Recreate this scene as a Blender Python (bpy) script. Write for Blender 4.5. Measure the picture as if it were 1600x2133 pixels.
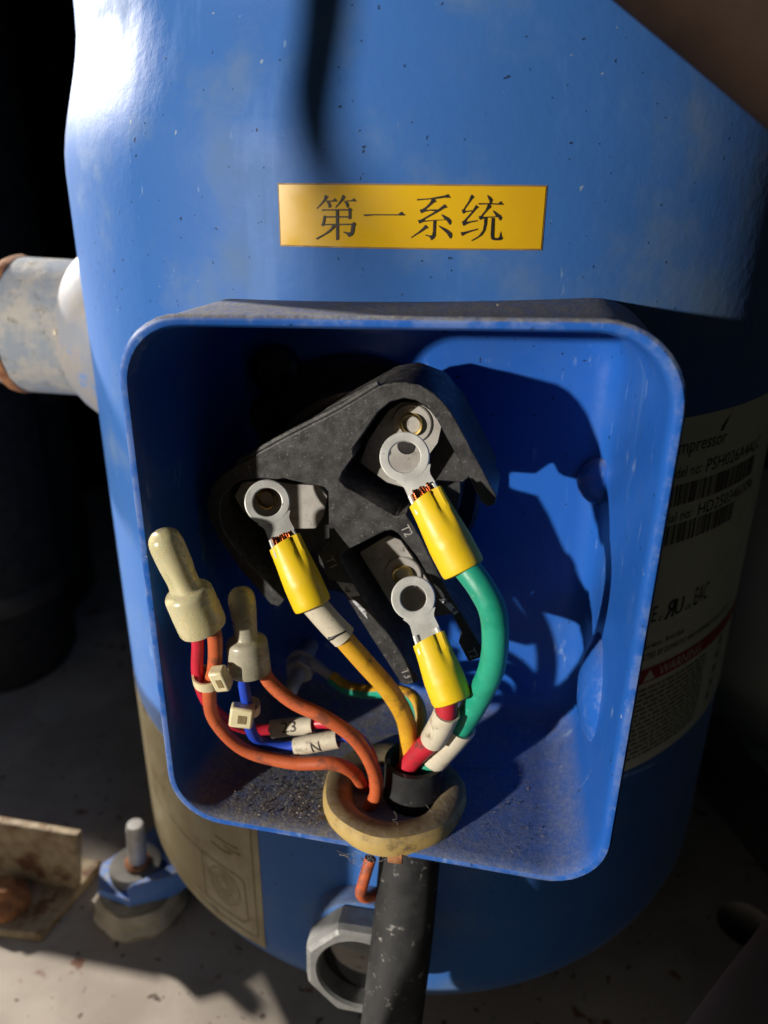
import bpy, bmesh, math, random
from mathutils import Vector, Matrix, Quaternion
random.seed(7)
for o in list(bpy.data.objects): bpy.data.objects.remove(o)
scene = bpy.context.scene
COL = scene.collection
PI = math.pi
S = 0.001            # the scene is measured in millimetres, built in metres
FLOOR = -305.0       # mm, level of the base pan below the top of the terminal box
def W(p): return Vector((p[0]*S, p[1]*S, (p[2]-FLOOR)*S))

# ------------------------------------------------------------------ camera
CAM = Vector((32.506, -166.629, 24.499))
YAW, PITCH, ROLL = 0.19005, 0.39359, 0.00932
FPX, CX, CY = 1600.0, 800.0, 1066.5
fw = Vector((-math.sin(YAW)*math.cos(PITCH), math.cos(YAW)*math.cos(PITCH), -math.sin(PITCH)))
r0 = Vector((math.cos(YAW), math.sin(YAW), 0)); u0 = r0.cross(fw)
rt = r0*math.cos(ROLL)+u0*math.sin(ROLL); up = -r0*math.sin(ROLL)+u0*math.cos(ROLL)
cd = bpy.data.cameras.new('camera'); co = bpy.data.objects.new('camera', cd); COL.objects.link(co)
co.matrix_world = Matrix.Translation(W(CAM)) @ Matrix((rt, up, -fw)).transposed().to_4x4()
cd.sensor_fit = 'HORIZONTAL'; cd.sensor_width = 36; cd.lens = 36*FPX/1600
cd.clip_start = 0.005; cd.clip_end = 100
cd.dof.use_dof = True; cd.dof.focus_distance = 0.205; cd.dof.aperture_fstop = 14
scene.camera = co
scene.render.resolution_x, scene.render.resolution_y = 768, 1024

# ------------------------------------------------------------------ sky, sun, exposure
SUN_AZ, SUN_EL = math.radians(41), math.radians(7.5)     # from the left of the box's face, low
to_sun = Vector((-math.sin(SUN_AZ)*math.cos(SUN_EL), -math.cos(SUN_AZ)*math.cos(SUN_EL), math.sin(SUN_EL)))
w = bpy.data.worlds.new('World'); scene.world = w; w.use_nodes = True
nt = w.node_tree; bg = nt.nodes['Background']
sky = nt.nodes.new('ShaderNodeTexSky'); sky.sky_type = 'NISHITA'; sky.sun_disc = False
sky.sun_elevation = SUN_EL; sky.sun_rotation = math.atan2(to_sun.x, to_sun.y)
nt.links.new(sky.outputs[0], bg.inputs[0]); bg.inputs[1].default_value = 0.0125
sl = bpy.data.lights.new('sun', 'SUN'); so = bpy.data.objects.new('sun', sl); COL.objects.link(so)
sl.energy = 5.0; sl.angle = math.radians(1.6); sl.color = (1.0, 0.94, 0.84)
so.rotation_euler = (-to_sun).to_track_quat('-Z', 'Y').to_euler(); so.location = (-1, -1.5, 1.5)
# a second, harder light from behind on the left (it rims the left flank and lights the foot and the pan)
ll = bpy.data.lights.new('side_lamp', 'SPOT'); lo_ = bpy.data.objects.new('side_lamp', ll); COL.objects.link(lo_)
ll.energy = 185; ll.color = (1.0, .93, .84); ll.shadow_soft_size = .05; ll.spot_size = math.radians(30); ll.spot_blend = .3
lp0, lp1 = W((-1210, 690, 530)), W((-140, 85, -150))
lo_.location = lp0; lo_.rotation_euler = (lp1-lp0).to_track_quat('-Z', 'Y').to_euler()
vs = scene.view_settings
vs.view_transform = 'Standard'; vs.look = 'None'; vs.gamma = 1; vs.use_curve_mapping = False; vs.exposure = 0.0
try:
    scene.cycles.use_adaptive_sampling = True
except Exception: pass

# ------------------------------------------------------------------ measuring helpers (mm)
def ray(u, v): return fw + rt*((u-CX)/FPX) - up*((v-CY)/FPX)
def at(u, v, y):                      # a point of the photograph at depth y behind the rim plane
    d = ray(u, v); return CAM + d*((y-CAM.y)/d.y)
def atz(u, v, z):
    d = ray(u, v); return CAM + d*((z-CAM.z)/d.z)
XB, RB = -12.761, 139.562; YB = 30.846+RB      # axis and radius of the compressor shell
def cyl(phi, z, r=RB):
    a = math.radians(phi); return Vector((XB+r*math.sin(a), YB-r*math.cos(a), z))
def cylpx(u, v, r=RB):
    d = ray(u, v); ox, oy = CAM.x-XB, CAM.y-YB
    A = d.x*d.x+d.y*d.y; B = 2*(ox*d.x+oy*d.y); C = ox*ox+oy*oy-r*r
    t = (-B-math.sqrt(max(B*B-4*A*C, 0)))/(2*A); return CAM+d*t

# ------------------------------------------------------------------ object helpers
BASE = {}
def props(o, label=None, cat=None, group=None, kind=None):
    if label: o['label'] = label
    if cat: o['category'] = cat
    if group: o['group'] = group
    if kind: o['kind'] = kind
    return o
def thing(name, base, label, cat, group=None):
    o = bpy.data.objects.new(name, None); COL.objects.link(o); o.empty_display_size = .01
    o.location = W(base); BASE[o] = W(base)
    return props(o, label, cat, group)
class MB:
    def __init__(s): s.v = []; s.f = []
    def add(s, vs, fs):
        n = len(s.v); s.v += [Vector(p) for p in vs]; s.f += [tuple(i+n for i in f) for f in fs]; return s
def emit(name, mb, mat, parent=None, label=None, cat=None, group=None, kind=None, smooth=35, bevel=0, tri=False, subd=0):
    vs = [W(p) for p in mb.v]
    if parent is not None: b = BASE[parent]
    else:
        lo = min(p.z for p in vs); b = Vector((sum(p.x for p in vs)/len(vs), sum(p.y for p in vs)/len(vs), lo))
    me = bpy.data.meshes.new(name)
    me.from_pydata([p-b for p in vs], [], mb.f); me.update()
    bm = bmesh.new(); bm.from_mesh(me)
    bmesh.ops.remove_doubles(bm, verts=bm.verts, dist=1e-6)
    bmesh.ops.recalc_face_normals(bm, faces=bm.faces)
    if tri: bmesh.ops.triangulate(bm, faces=[f for f in bm.faces if len(f.verts) > 4])
    bm.to_mesh(me); bm.free()
    if smooth:
        me.polygons.foreach_set('use_smooth', [True]*len(me.polygons))
        me.set_sharp_from_angle(angle=math.radians(smooth))
    o = bpy.data.objects.new(name, me); COL.objects.link(o); BASE[o] = b
    if parent is not None: o.parent = parent
    else: o.location = b
    me.materials.append(mat)
    if bevel:
        m = o.modifiers.new('bevel', 'BEVEL'); m.width = bevel*S; m.segments = 2; m.limit_method = 'ANGLE'; m.angle_limit = math.radians(40)
    if subd:
        m = o.modifiers.new('sub', 'SUBSURF'); m.levels = subd; m.render_levels = subd
    return props(o, label, cat, group, kind)

def smooth_path(P, k=8):
    P = [Vector(p) for p in P]
    if len(P) < 3:
        return [P[0].lerp(P[-1], i/k) for i in range(k+1)]
    out = []
    Q = [P[0]*2-P[1]]+P+[P[-1]*2-P[-2]]
    for i in range(1, len(Q)-2):
        a, b, c, d = Q[i-1:i+3]
        for j in range(k):
            t = j/k
            out.append(.5*((2*b)+(c-a)*t+(2*a-5*b+4*c-d)*t*t+(3*b-a-3*c+d)*t**3))
    out.append(P[-1]); return out
def frames(P, hint=None):
    T = []
    for i in range(len(P)):
        a = P[max(i-1, 0)]; b = P[min(i+1, len(P)-1)]; T.append((b-a).normalized())
    n = Vector(hint) if hint else Vector((0, -1, 0.2))
    n = (n-T[0]*n.dot(T[0])).normalized(); out = []
    for i, t in enumerate(T):
        n = (n-t*n.dot(t)).normalized(); out.append((t, n, t.cross(n)))
    return out
def tube(mb, P, r, n=14, cap=True, hollow=0, shape=None, hint=None, arc=None):
    """P: path points; r: radius or f(s); shape(s, th)->factor; arc=(a0,a1) an open strip"""
    fr = frames(P, hint); N = len(P); vs = []; fs = []
    for i, (p, (t, a, b)) in enumerate(zip(P, fr)):
        s = i/(N-1); rr = r(s) if callable(r) else r
        for j in range(n):
            th = 2*PI*j/n if arc is None else arc[0]+(arc[1]-arc[0])*j/(n-1)
            k = rr*(shape(s, th) if shape else 1)
            vs.append(p+a*(k*math.cos(th))+b*(k*math.sin(th)))
    m = n if arc is None else n-1
    for i in range(N-1):
        for j in range(m):
            j2 = (j+1) % n
            fs.append((i*n+j, i*n+j2, (i+1)*n+j2, (i+1)*n+j))
    if cap and arc is None:
        for i, e in ((0, 0), (N-1, 1)):
            if hollow and (hollow == 3 or hollow == e+1):
                t = fr[i][0]*(1 if e == 0 else -1); base = len(vs)
                for q, (k, dd) in enumerate(((.82, 0), (.78, 6.0))):
                    for j in range(n): vs.append(P[i]+(vs[i*n+j]-P[i])*k+t*dd)
                ring = [i*n+j for j in range(n)]
                for q in range(2):
                    r2 = [base+q*n+j for j in range(n)]
                    for j in range(n): fs.append((ring[j], ring[(j+1) % n], r2[(j+1) % n], r2[j]))
                    ring = r2
                fs.append(tuple(ring))
            else: fs.append(tuple(i*n+j for j in range(n)))
    return mb.add(vs, fs)
def revolve(mb, prof, o, axis, n=32, hint=(0, 0, 1), close=False, shape=None):
    """prof: list of (r, h) along axis from o"""
    ax = Vector(axis).normalized(); a = Vector(hint); a = a-ax*a.dot(ax)
    if a.length < 1e-4: a = Vector((1, 0, 0)); a = a-ax*a.dot(ax)
    a.normalize(); b = ax.cross(a); o = Vector(o); vs = []; fs = []
    for i, (r, h) in enumerate(prof):
        for j in range(n):
            th = 2*PI*j/n; k = r*(shape(i, th) if shape else 1)
            vs.append(o+ax*h+a*(k*math.cos(th))+b*(k*math.sin(th)))
    L = len(prof); R = L if close else L-1
    for i in range(R):
        i2 = (i+1) % L
        for j in range(n): fs.append((i*n+j, i*n+(j+1) % n, i2*n+(j+1) % n, i2*n+j))
    if not close:
        if prof[0][0] > 1e-6: fs.append(tuple(range(n)))
        if prof[-1][0] > 1e-6: fs.append(tuple((L-1)*n+j for j in range(n)))
    return mb.add(vs, fs)
def prism(mb, pts, d):
    pts = [Vector(p) for p in pts]; n = len(pts); d = Vector(d)
    return mb.add(pts+[p+d for p in pts], [tuple(range(n)), tuple(range(2*n-1, n-1, -1))]+[(i, (i+1) % n, n+(i+1) % n, n+i) for i in range(n)])
def box(mb, c, sx, sy, sz, M=None):
    vs = [Vector((x*sx/2, y*sy/2, z*sz/2)) for x in (-1, 1) for y in (-1, 1) for z in (-1, 1)]
    if M: vs = [M @ p for p in vs]
    vs = [p+Vector(c) for p in vs]
    return mb.add(vs, [(0, 1, 3, 2), (4, 6, 7, 5), (0, 4, 5, 1), (2, 3, 7, 6), (0, 2, 6, 4), (1, 5, 7, 3)])
def fillet(poly, rad, n=8):
    out = []; L = len(poly)
    for i in range(L):
        p = Vector(poly[i]); a = (Vector(poly[i-1])-p).normalized(); b = (Vector(poly[(i+1) % L])-p).normalized()
        r = rad[i] if isinstance(rad, (list, tuple)) else rad
        ang = a.angle(b); t = r/math.tan(ang/2); c = p+(a+b).normalized()*(r/math.sin(ang/2))
        s = p+a*t; e = p+b*t; a0 = math.atan2((s-c).y, (s-c).x); a1 = math.atan2((e-c).y, (e-c).x)
        da = (a1-a0+PI) % (2*PI)-PI
        for k in range(n+1):
            th = a0+da*k/n; out.append(Vector((c.x+r*math.cos(th), c.y+r*math.sin(th))))
    return out
def inset(poly, d):
    L = len(poly); out = []
    cx = sum(p[0] for p in poly)/L; cz = sum(p[1] for p in poly)/L
    lines = []
    for i in range(L):
        a = Vector(poly[i]); b = Vector(poly[(i+1) % L]); t = (b-a).normalized(); n = Vector((-t.y, t.x))
        if n.dot(Vector((cx, cz))-a) < 0: n = -n
        lines.append((a+n*d, t))
    for i in range(L):
        (p, t), (q, s) = lines[i-1], lines[i]
        den = t.x*s.y-t.y*s.x; k = ((q.x-p.x)*s.y-(q.y-p.y)*s.x)/den
        out.append(p+t*k)
    return out

# ------------------------------------------------------------------ materials
class NT:
    def __init__(s, name):
        s.m = bpy.data.materials.new(name); s.m.use_nodes = True; s.t = s.m.node_tree
        s.b = s.t.nodes['Principled BSDF']; s.tc = s.t.nodes.new('ShaderNodeTexCoord').outputs['Object']
    def n(s, typ, **k):
        nd = s.t.nodes.new(typ)
        for a, v in k.items(): setattr(nd, a, v)
        return nd
    def link(s, a, b): s.t.links.new(a, b)
    def noise(s, scale, detail=3, rough=.55, coord=None, dist=0, stretch=None):
        nd = s.n('ShaderNodeTexNoise'); nd.inputs['Scale'].default_value = scale; nd.inputs['Detail'].default_value = detail
        nd.inputs['Roughness'].default_value = rough; nd.inputs['Distortion'].default_value = dist
        c = coord or s.tc
        if stretch:
            mp = s.n('ShaderNodeMapping'); mp.inputs['Scale'].default_value = stretch; s.link(c, mp.inputs[0]); c = mp.outputs[0]
        s.link(c, nd.inputs['Vector']); return nd.outputs['Fac']
    def ramp(s, x, lo, hi, a=0., b=1.):
        nd = s.n('ShaderNodeMapRange', interpolation_type='SMOOTHSTEP'); s.link(x, nd.inputs[0])
        for i, v in enumerate((lo, hi, a, b)): nd.inputs[i+1].default_value = v
        return nd.outputs[0]
    def math(s, op, a, b):
        nd = s.n('ShaderNodeMath', operation=op)
        for i, v in enumerate((a, b)):
            if isinstance(v, (int, float)): nd.inputs[i].default_value = v
            else: s.link(v, nd.inputs[i])
        return nd.outputs[0]
    def mix(s, f, a, b):
        nd = s.n('ShaderNodeMix', data_type='RGBA')
        for i, v in ((0, f), (6, a), (7, b)):
            if isinstance(v, (int, float)): nd.inputs[i].default_value = v
            elif isinstance(v, tuple): nd.inputs[i].default_value = (*v, 1)
            else: s.link(v, nd.inputs[i])
        return nd.outputs[2]
    def color(s, c): 
        if isinstance(c, tuple): s.b.inputs['Base Color'].default_value = (*c, 1)
        else: s.link(c, s.b.inputs['Base Color'])
    def set(s, **k):
        for a, v in k.items():
            i = s.b.inputs[a.replace('_', ' ')]
            if hasattr(v, 'is_linked') or isinstance(v, bpy.types.NodeSocket): s.link(v, i)
            else: i.default_value = v
    def bump(s, h, strength, dist=.0003):
        nd = s.n('ShaderNodeBump'); nd.inputs['Strength'].default_value = strength; nd.inputs['Distance'].default_value = dist
        s.link(h, nd.inputs['Height']); s.link(nd.outputs[0], s.b.inputs['Normal'])
    def normal_z(s):
        g = s.n('ShaderNodeNewGeometry'); x = s.n('ShaderNodeSeparateXYZ'); s.link(g.outputs['Normal'], x.inputs[0]); return x.outputs[2]
    def pos(s):
        g = s.n('ShaderNodeNewGeometry'); x = s.n('ShaderNodeSeparateXYZ'); s.link(g.outputs['Position'], x.inputs[0]); return x.outputs

BLUE = (0.036, 0.122, 0.37)
def blue_paint(name, dust=.6, faded=.25, rough=.3, spec=.5, coat=.1, left=False, sheen=.25, base=BLUE):
    t = NT(name)
    c = t.mix(t.ramp(t.noise(14, 4), .35, .7), base, tuple(q*1.1 for q in base))
    # faded, chalky patches and fine scuffs in the paint
    f = t.math('MULTIPLY', t.ramp(t.noise(22, 5, .6), .47, .72), faded)
    c = t.mix(f, c, (.12, .185, .29))
    sc = t.ramp(t.noise(160, 4, .7, stretch=(1, 1, .35)), .61 if left else .66, .74, 0, .5)
    c = t.mix(sc, c, (.25, .36, .55))
    run = t.ramp(t.noise(60, 5, .7, stretch=(1, 1, .08)), .58, .72, 0, .35)
    c = t.mix(run, c, (.09, .2, .48))
    chip = t.ramp(t.noise(330, 2, .5), .76, .79, 0, .7)
    c = t.mix(chip, c, (.28, .33, .38))
    pit = t.ramp(t.noise(520, 2, .5), .71, .75, 0, .9)
    c = t.mix(pit, c, (.012, .02, .05))
    # dust lies on what faces up
    up_ = t.ramp(t.normal_z(), .25, .92)
    dn = t.ramp(t.noise(240, 5, .75), .25, .62, .45, 1)
    d = t.math('MULTIPLY', t.math('MULTIPLY', up_, dn), dust)
    if left: d = t.math('MULTIPLY', d, t.math('MAXIMUM', t.ramp(t.pos()[0], -.02, .045, 1, .5), t.ramp(t.pos()[2], .26, .29)))
    dc = t.mix(t.ramp(t.noise(900, 3, .7), .35, .7), (.135, .13, .125), (.25, .235, .21))
    c = t.mix(d, c, dc); t.color(c)
    t.set(Roughness=t.ramp(t.math('ADD', d, t.math('MULTIPLY', f, 1.0)), 0, 1, rough, .85))
    t.b.inputs['Specular IOR Level'].default_value = spec; t.b.inputs['Coat Weight'].default_value = coat; t.b.inputs['Coat Roughness'].default_value = .2
    t.b.inputs['Sheen Weight'].default_value = sheen; t.b.inputs['Sheen Roughness'].default_value = .35
    if left:      # paint worn pale along the rolled rim
        g = t.n('ShaderNodeNewGeometry'); wr = t.math('MULTIPLY', t.ramp(g.outputs['Pointiness'], .52, .60), t.ramp(t.noise(90, 6, .75), .44, .60, 0, .8))
        t.color(t.mix(wr, c, (.40, .43, .46)))
    h = t.math('ADD', t.math('MULTIPLY', t.noise(260, 3), .5), t.math('MULTIPLY', d, t.math('MULTIPLY', t.noise(1500, 3, .7), 1.2)))
    t.bump(h, .5, .0004)
    return t.m
def simple(name, a, b=None, rough=.5, metal=0, scale=120, lo=.35, hi=.65, bump=.0, bscale=600, dirt=None, dlo=.58, dhi=.7, dscale=90, dust=0, **k):
    t = NT(name)
    c = t.mix(t.ramp(t.noise(scale, 4, .6), lo, hi), a, b or a)
    if dirt: c = t.mix(t.ramp(t.noise(dscale, 5, .7), dlo, dhi), c, dirt)
    if dust:
        d = t.math('MULTIPLY', t.math('MULTIPLY', t.ramp(t.normal_z(), -.3, .9), t.ramp(t.noise(450, 5, .75), .38, .62)), dust)
        c = t.mix(d, c, (.27, .25, .21))
    t.color(c)
    t.set(Roughness=t.ramp(t.noise(scale*2, 3), .3, .7, max(rough-.08, .03), min(rough+.1, 1)), Metallic=metal)
    for q, v in k.items():
        i = t.b.inputs[q.replace('_', ' ')]; i.default_value = v
    if bump: t.bump(t.noise(bscale, 4, .65), bump)
    return t.m
M = {}
M['shell'] = blue_paint('blue_paint_shell', .5, .75, .45, .12, 0, sheen=.10)
M['box'] = blue_paint('blue_paint_box', .95, .15, .34, .2, .03, True, 0, (.014, .088, .37))
M['navy'] = simple('dark_primer', (.008, .012, .03), (.014, .02, .045), .4, dirt=(.09, .09, .1), dlo=.68, dhi=.76)
M['plastic'] = simple('black_moulded_plastic', (.022, .022, .024), (.036, .036, .038), .42, dirt=(.13, .13, .13), dlo=.58, dhi=.70, dscale=1100, bump=.3, bscale=900, dust=.35)
M['chalk'] = simple('white_paint_smear', (.5, .5, .52), (.05, .05, .055), .7, lo=.5, hi=.62, scale=350)
M['zinc'] = simple('worn_zinc', (.42, .40, .37), (.28, .26, .24), .5, .25, dirt=(.12, .1, .08), dlo=.55, dhi=.75, dscale=300, bump=.1)
M['tin'] = simple('tinned_copper', (.74, .74, .70), (.52, .52, .49), .38, .35, scale=260, bump=.12, bscale=500, dirt=(.2, .19, .17), dlo=.64, dhi=.74, dscale=350)
M['brass'] = simple('brass', (.55, .42, .16), (.35, .26, .09), .25, 1, bump=.05)
M['copper'] = simple('copper_strands', (.62, .24, .10), (.35, .12, .05), .3, 1)
M['lugyellow'] = simple('yellow_vinyl', (.80, .55, .012), (.74, .50, .012), .42, bump=.12, bscale=500, dirt=(.45, .28, .02), dlo=.68, dhi=.8, dscale=200, Subsurface_Weight=.06, Subsurface_Radius=(.002, .001, .0005))
M['wyellow'] = simple('yellow_wire', (.66, .36, .02), (.55, .27, .015), .5, dirt=(.10, .045, .012), dlo=.50, dhi=.66, dscale=95, bump=.1)
M['wgreen'] = simple('green_wire', (.012, .27, .17), (.018, .33, .21), .42, dirt=(.2, .42, .34), dlo=.62, dhi=.72, dscale=420, bump=.2, bscale=700)
M['wred'] = simple('red_wire', (.50, .018, .035), (.42, .012, .025), .48, dirt=(.12, .04, .035), dlo=.52, dhi=.66, dscale=140, bump=.2)
M['wredthin'] = simple('pinkish_red_wire', (.60, .02, .05), (.48, .015, .035), .4, dirt=(.14, .02, .02), dlo=.62, dhi=.75, bump=.08)
M['worange'] = simple('orange_wire', (.53, .115, .035), (.45, .085, .025), .5, dirt=(.22, .06, .03), dlo=.50, dhi=.66, dscale=150, bump=.2, bscale=800)
M['wblue'] = simple('blue_wire', (.02, .07, .55), (.015, .05, .42), .35, bump=.05)
M['marker'] = simple('white_marker_sleeve', (.62, .56, .44), (.52, .46, .35), .5, dirt=(.24, .19, .12), dlo=.55, dhi=.70, dscale=220, bump=.1)
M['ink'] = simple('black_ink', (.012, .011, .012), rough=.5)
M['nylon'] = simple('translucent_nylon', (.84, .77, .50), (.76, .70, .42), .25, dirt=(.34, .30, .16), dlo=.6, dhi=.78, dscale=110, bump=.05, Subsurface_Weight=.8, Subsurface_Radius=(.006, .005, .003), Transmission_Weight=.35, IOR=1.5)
M['nylon_shaded'] = simple('shaded_nylon', (.58, .54, .42), (.46, .43, .32), .3, dirt=(.2, .18, .11), dlo=.55, dhi=.75, dscale=140, bump=.05, Subsurface_Weight=.5, Subsurface_Radius=(.004, .003, .002), Transmission_Weight=.3, IOR=1.5)  # darker nylon copy; the neighbouring cap's shade is in its colour
M['tie'] = simple('ivory_nylon', (.74, .66, .42), (.66, .58, .36), .38, dirt=(.3, .25, .12), dlo=.62, dhi=.75, dscale=200, Subsurface_Weight=.3, Subsurface_Radius=(.003, .002, .001))
M['grommet'] = simple('tan_rubber', (.45, .31, .10), (.37, .25, .075), .7, dirt=(.15, .10, .04), dlo=.52, dhi=.70, dscale=120, bump=.25, bscale=500, dust=.35)
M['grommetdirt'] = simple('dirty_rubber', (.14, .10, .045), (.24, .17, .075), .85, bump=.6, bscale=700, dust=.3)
M['sheath'] = simple('black_rubber_sheath', (.018, .018, .019), (.030, .030, .031), .62, Specular_IOR_Level=.2, dirt=(.2, .19, .18), dlo=.60, dhi=.70, dscale=260, bump=.3, bscale=450)
M['steel'] = simple('dull_steel', (.55, .54, .52), (.40, .39, .37), .42, .25, bump=.1)
M['castgrey'] = simple('grey_nut', (.22, .22, .215), (.15, .15, .148), .5, .25, dirt=(.42, .41, .39), dlo=.66, dhi=.76, dscale=500, bump=.25)
M['glass'] = simple('dark_sight_glass', (.006, .006, .006), rough=.06, Coat_Weight=1.0)
M['sticker'] = simple('yellow_sticker', (.64, .39, .012), (.58, .34, .010), .28, scale=40, dirt=(.4, .22, .01), dlo=.76, dhi=.8, dscale=420, Coat_Weight=.4, Coat_Roughness=.08)
M['stickeredge'] = simple('sticker_edge', (.26, .16, .05), (.16, .10, .04), .6)
M['label'] = simple('cream_label', (.62, .59, .47), (.56, .53, .42), .45, scale=30, dirt=(.42, .38, .26), dlo=.6, dhi=.8, dscale=60)
M['labelold'] = simple('stained_label', (.32, .28, .17), (.24, .19, .10), .5, scale=30, dirt=(.13, .09, .04), dlo=.55, dhi=.75, dscale=70)
M['labelink'] = simple('label_print', (.02, .02, .02), rough=.5)
M['fadedink'] = simple('faded_print', (.16, .13, .07), rough=.6)
M['redink'] = simple('red_print', (.33, .025, .03), rough=.5)
M['stub'] = simple('weathered_stub', (.36, .335, .30), (.22, .25, .29), .8, scale=90, dirt=(.16, .15, .13), dlo=.55, dhi=.72, dscale=160, bump=.7, bscale=260)
M['rust'] = simple('rust', (.36, .16, .06), (.20, .075, .03), .85, scale=160, bump=.8, bscale=350)
M['weld'] = simple('chalky_weld_collar', (.26, .24, .225), (.19, .21, .26), .6, scale=40, dirt=(.08, .19, .46), dlo=.6, dhi=.7, dscale=45, bump=.3, bscale=120)
M['dust'] = simple('dust_grain', (.30, .27, .23), (.10, .09, .08), .9, scale=900)
M['paleflake'] = simple('pale_flake', (.6, .55, .45), (.4, .36, .3), .8)
M['blackrubber'] = simple('black_foam', (.022, .023, .024), (.035, .036, .036), .85, Specular_IOR_Level=.1, bump=.4, bscale=200)
M['tank'] = simple('white_tank', (.78, .76, .62), (.70, .68, .50), .4, scale=12)
M['brownpipe'] = simple('oxidised_copper_pipe', (.022, .013, .009), (.014, .008, .006), .8, 0, Specular_IOR_Level=.1, scale=30)
M['pinkpipe'] = simple('dull_copper_pipe', (.50, .36, .29), (.42, .28, .21), .5, .1, scale=20)
M['padrubber'] = simple('cream_rubber_pad', (.55, .48, .36), (.42, .36, .26), .85, bump=.6, bscale=120)
M['greyrubber'] = simple('dusty_rubber_washer', (.10, .095, .085), (.15, .14, .125), .8, bump=.3)
M['footblue'] = simple('foot_blue_paint', (.05, .16, .52), (.07, .2, .55), .45, dust=.75)
M['rustplate'] = simple('rust_stained_plate', (.36, .28, .17), (.22, .15, .08), .7, dirt=(.13, .055, .025), dlo=.55, dhi=.64, dscale=60, bump=.4, bscale=200)
M['panel'] = simple('grey_baffle_sheet', (.30, .30, .29), (.26, .26, .25), .5)  # for the added sun-blocking sheet only
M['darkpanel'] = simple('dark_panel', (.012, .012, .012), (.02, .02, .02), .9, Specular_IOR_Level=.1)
M['rail'] = simple('dark_rail', (.035, .032, .030), (.05, .045, .04), .6, dirt=(.12, .07, .05), dlo=.62, dhi=.72)
t = NT('base_pan'); c = t.mix(t.ramp(t.noise(25, 5), .35, .65), (.30, .255, .21), (.40, .35, .29))
c = t.mix(t.ramp(t.noise(190, 3, .6), .655, .70), c, (.07, .045, .03)); c = t.mix(t.ramp(t.noise(48, 4), .66, .72), c, (.17, .07, .035)); t.color(c)
t.set(Roughness=.75); t.bump(t.noise(400, 4, .7), .4); M['pan'] = t.m

# ================================================================== THE SETTING
mb = MB()
fl = [(-700, -140), (700, -140), (700, 620), (-700, 620)]
bm = bmesh.new(); hole = atz(1552, 1925, FLOOR)
ov = [bm.verts.new((x, y, FLOOR)) for x, y in fl]; E_ = [bm.edges.new((ov[i], ov[(i+1) % 4])) for i in range(4)]
hv = [bm.verts.new((hole.x+13*math.cos(2*PI*k/28), hole.y+13*math.sin(2*PI*k/28), FLOOR)) for k in range(28)]
E_ += [bm.edges.new((hv[i], hv[(i+1) % 28])) for i in range(28)]
bmesh.ops.triangle_fill(bm, use_beauty=True, edges=E_)
bm.verts.index_update(); mb.add([v.co.copy() for v in bm.verts], [tuple(v.index for v in f.verts) for f in bm.faces]); bm.free()
n0 = len(mb.v)   # the turned-down collar of the hole
ring = [(hole.x+13*math.cos(2*PI*k/28), hole.y+13*math.sin(2*PI*k/28)) for k in range(28)]
mb.add([(x, y, FLOOR) for x, y in ring]+[(x, y, FLOOR-30) for x, y in ring], [(i, (i+1) % 28, 28+(i+1) % 28, 28+i) for i in range(28)])
emit('base_pan', mb, M['pan'], kind='structure')
mb = MB(); prism(mb, [(-700, -140, FLOOR-30), (700, -140, FLOOR-30), (700, 620, FLOOR-30), (-700, 620, FLOOR-30)], (0, 0, -4)); emit('pan_underside', mb, M['darkpanel'], kind='structure')
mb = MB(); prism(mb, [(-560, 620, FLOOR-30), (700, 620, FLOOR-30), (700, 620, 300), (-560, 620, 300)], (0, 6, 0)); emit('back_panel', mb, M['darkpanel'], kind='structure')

# ================================================================== THE COMPRESSOR
comp = thing('compressor', (XB, YB, FLOOR), 'big blue scroll compressor with open terminal box on its front', 'compressor')
QUAD = [(-65.0, -1.9), (65.4, 1.4), (64.1, -155.8), (-65.2, -153.4)]
CR = [17, 19, 17, 16]
def loop(d, n=9): return fillet(inset(QUAD, d), [max(r-d*.6, 3) for r in CR], n)
def inside(poly, x, z):
    c = False; L = len(poly)
    for i in range(L):
        (x1, z1), (x2, z2) = poly[i], poly[i-1]
        if (z1 > z) != (z2 > z) and x < (x2-x1)*(z-z1)/(z2-z1)+x1: c = not c
    return c
# shell: a turned profile with a swaged-in upper part and a rounded lower bowl, open behind the box
def rad(z):
    r = RB
    if z > 30:
        s = min(max((z-30)/48, 0), 1); r -= 9.5*(s*s*(3-2*s))
    if z > 130: r = (RB-9.5)*math.sqrt(max(0, 1-((z-130)/60)**2))
    if z < -246: r = RB*(.35+.65*math.sqrt(max(0, 1-((-246-z)/56)**2)))
    return r
zs = [FLOOR+3.5, -300, -297, -293, -288, -283, -278, -273, -268, -263, -258, -253, -248, -240, -220, -200, -180]+[-166+1.4*i for i in range(124)]+[12, 18, 24, 30, 36, 42, 48, 54, 60, 66, 72, 80, 95, 110, 130, 150, 170, 184, 189.9]
phs = [-180+5*i for i in range(30)]+[-30+.55*i for i in range(128)]+[42+3*i for i in range(46)]
hl = loop(4.6)
mb = MB(); vs = [cyl(p, z, rad(z)) for z in zs for p in phs]; n = len(phs); fs = []
for i in range(len(zs)-1):
    for j in range(n):
        q = (i*n+j, i*n+(j+1) % n, (i+1)*n+(j+1) % n, (i+1)*n+j)
        if abs(phs[j]) < 45 and all(inside(hl, vs[k].x, vs[k].z) for k in q): continue
        fs.append(q)
mb.add(vs, fs); shell = emit('shell', mb, M['shell'], comp)

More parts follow.
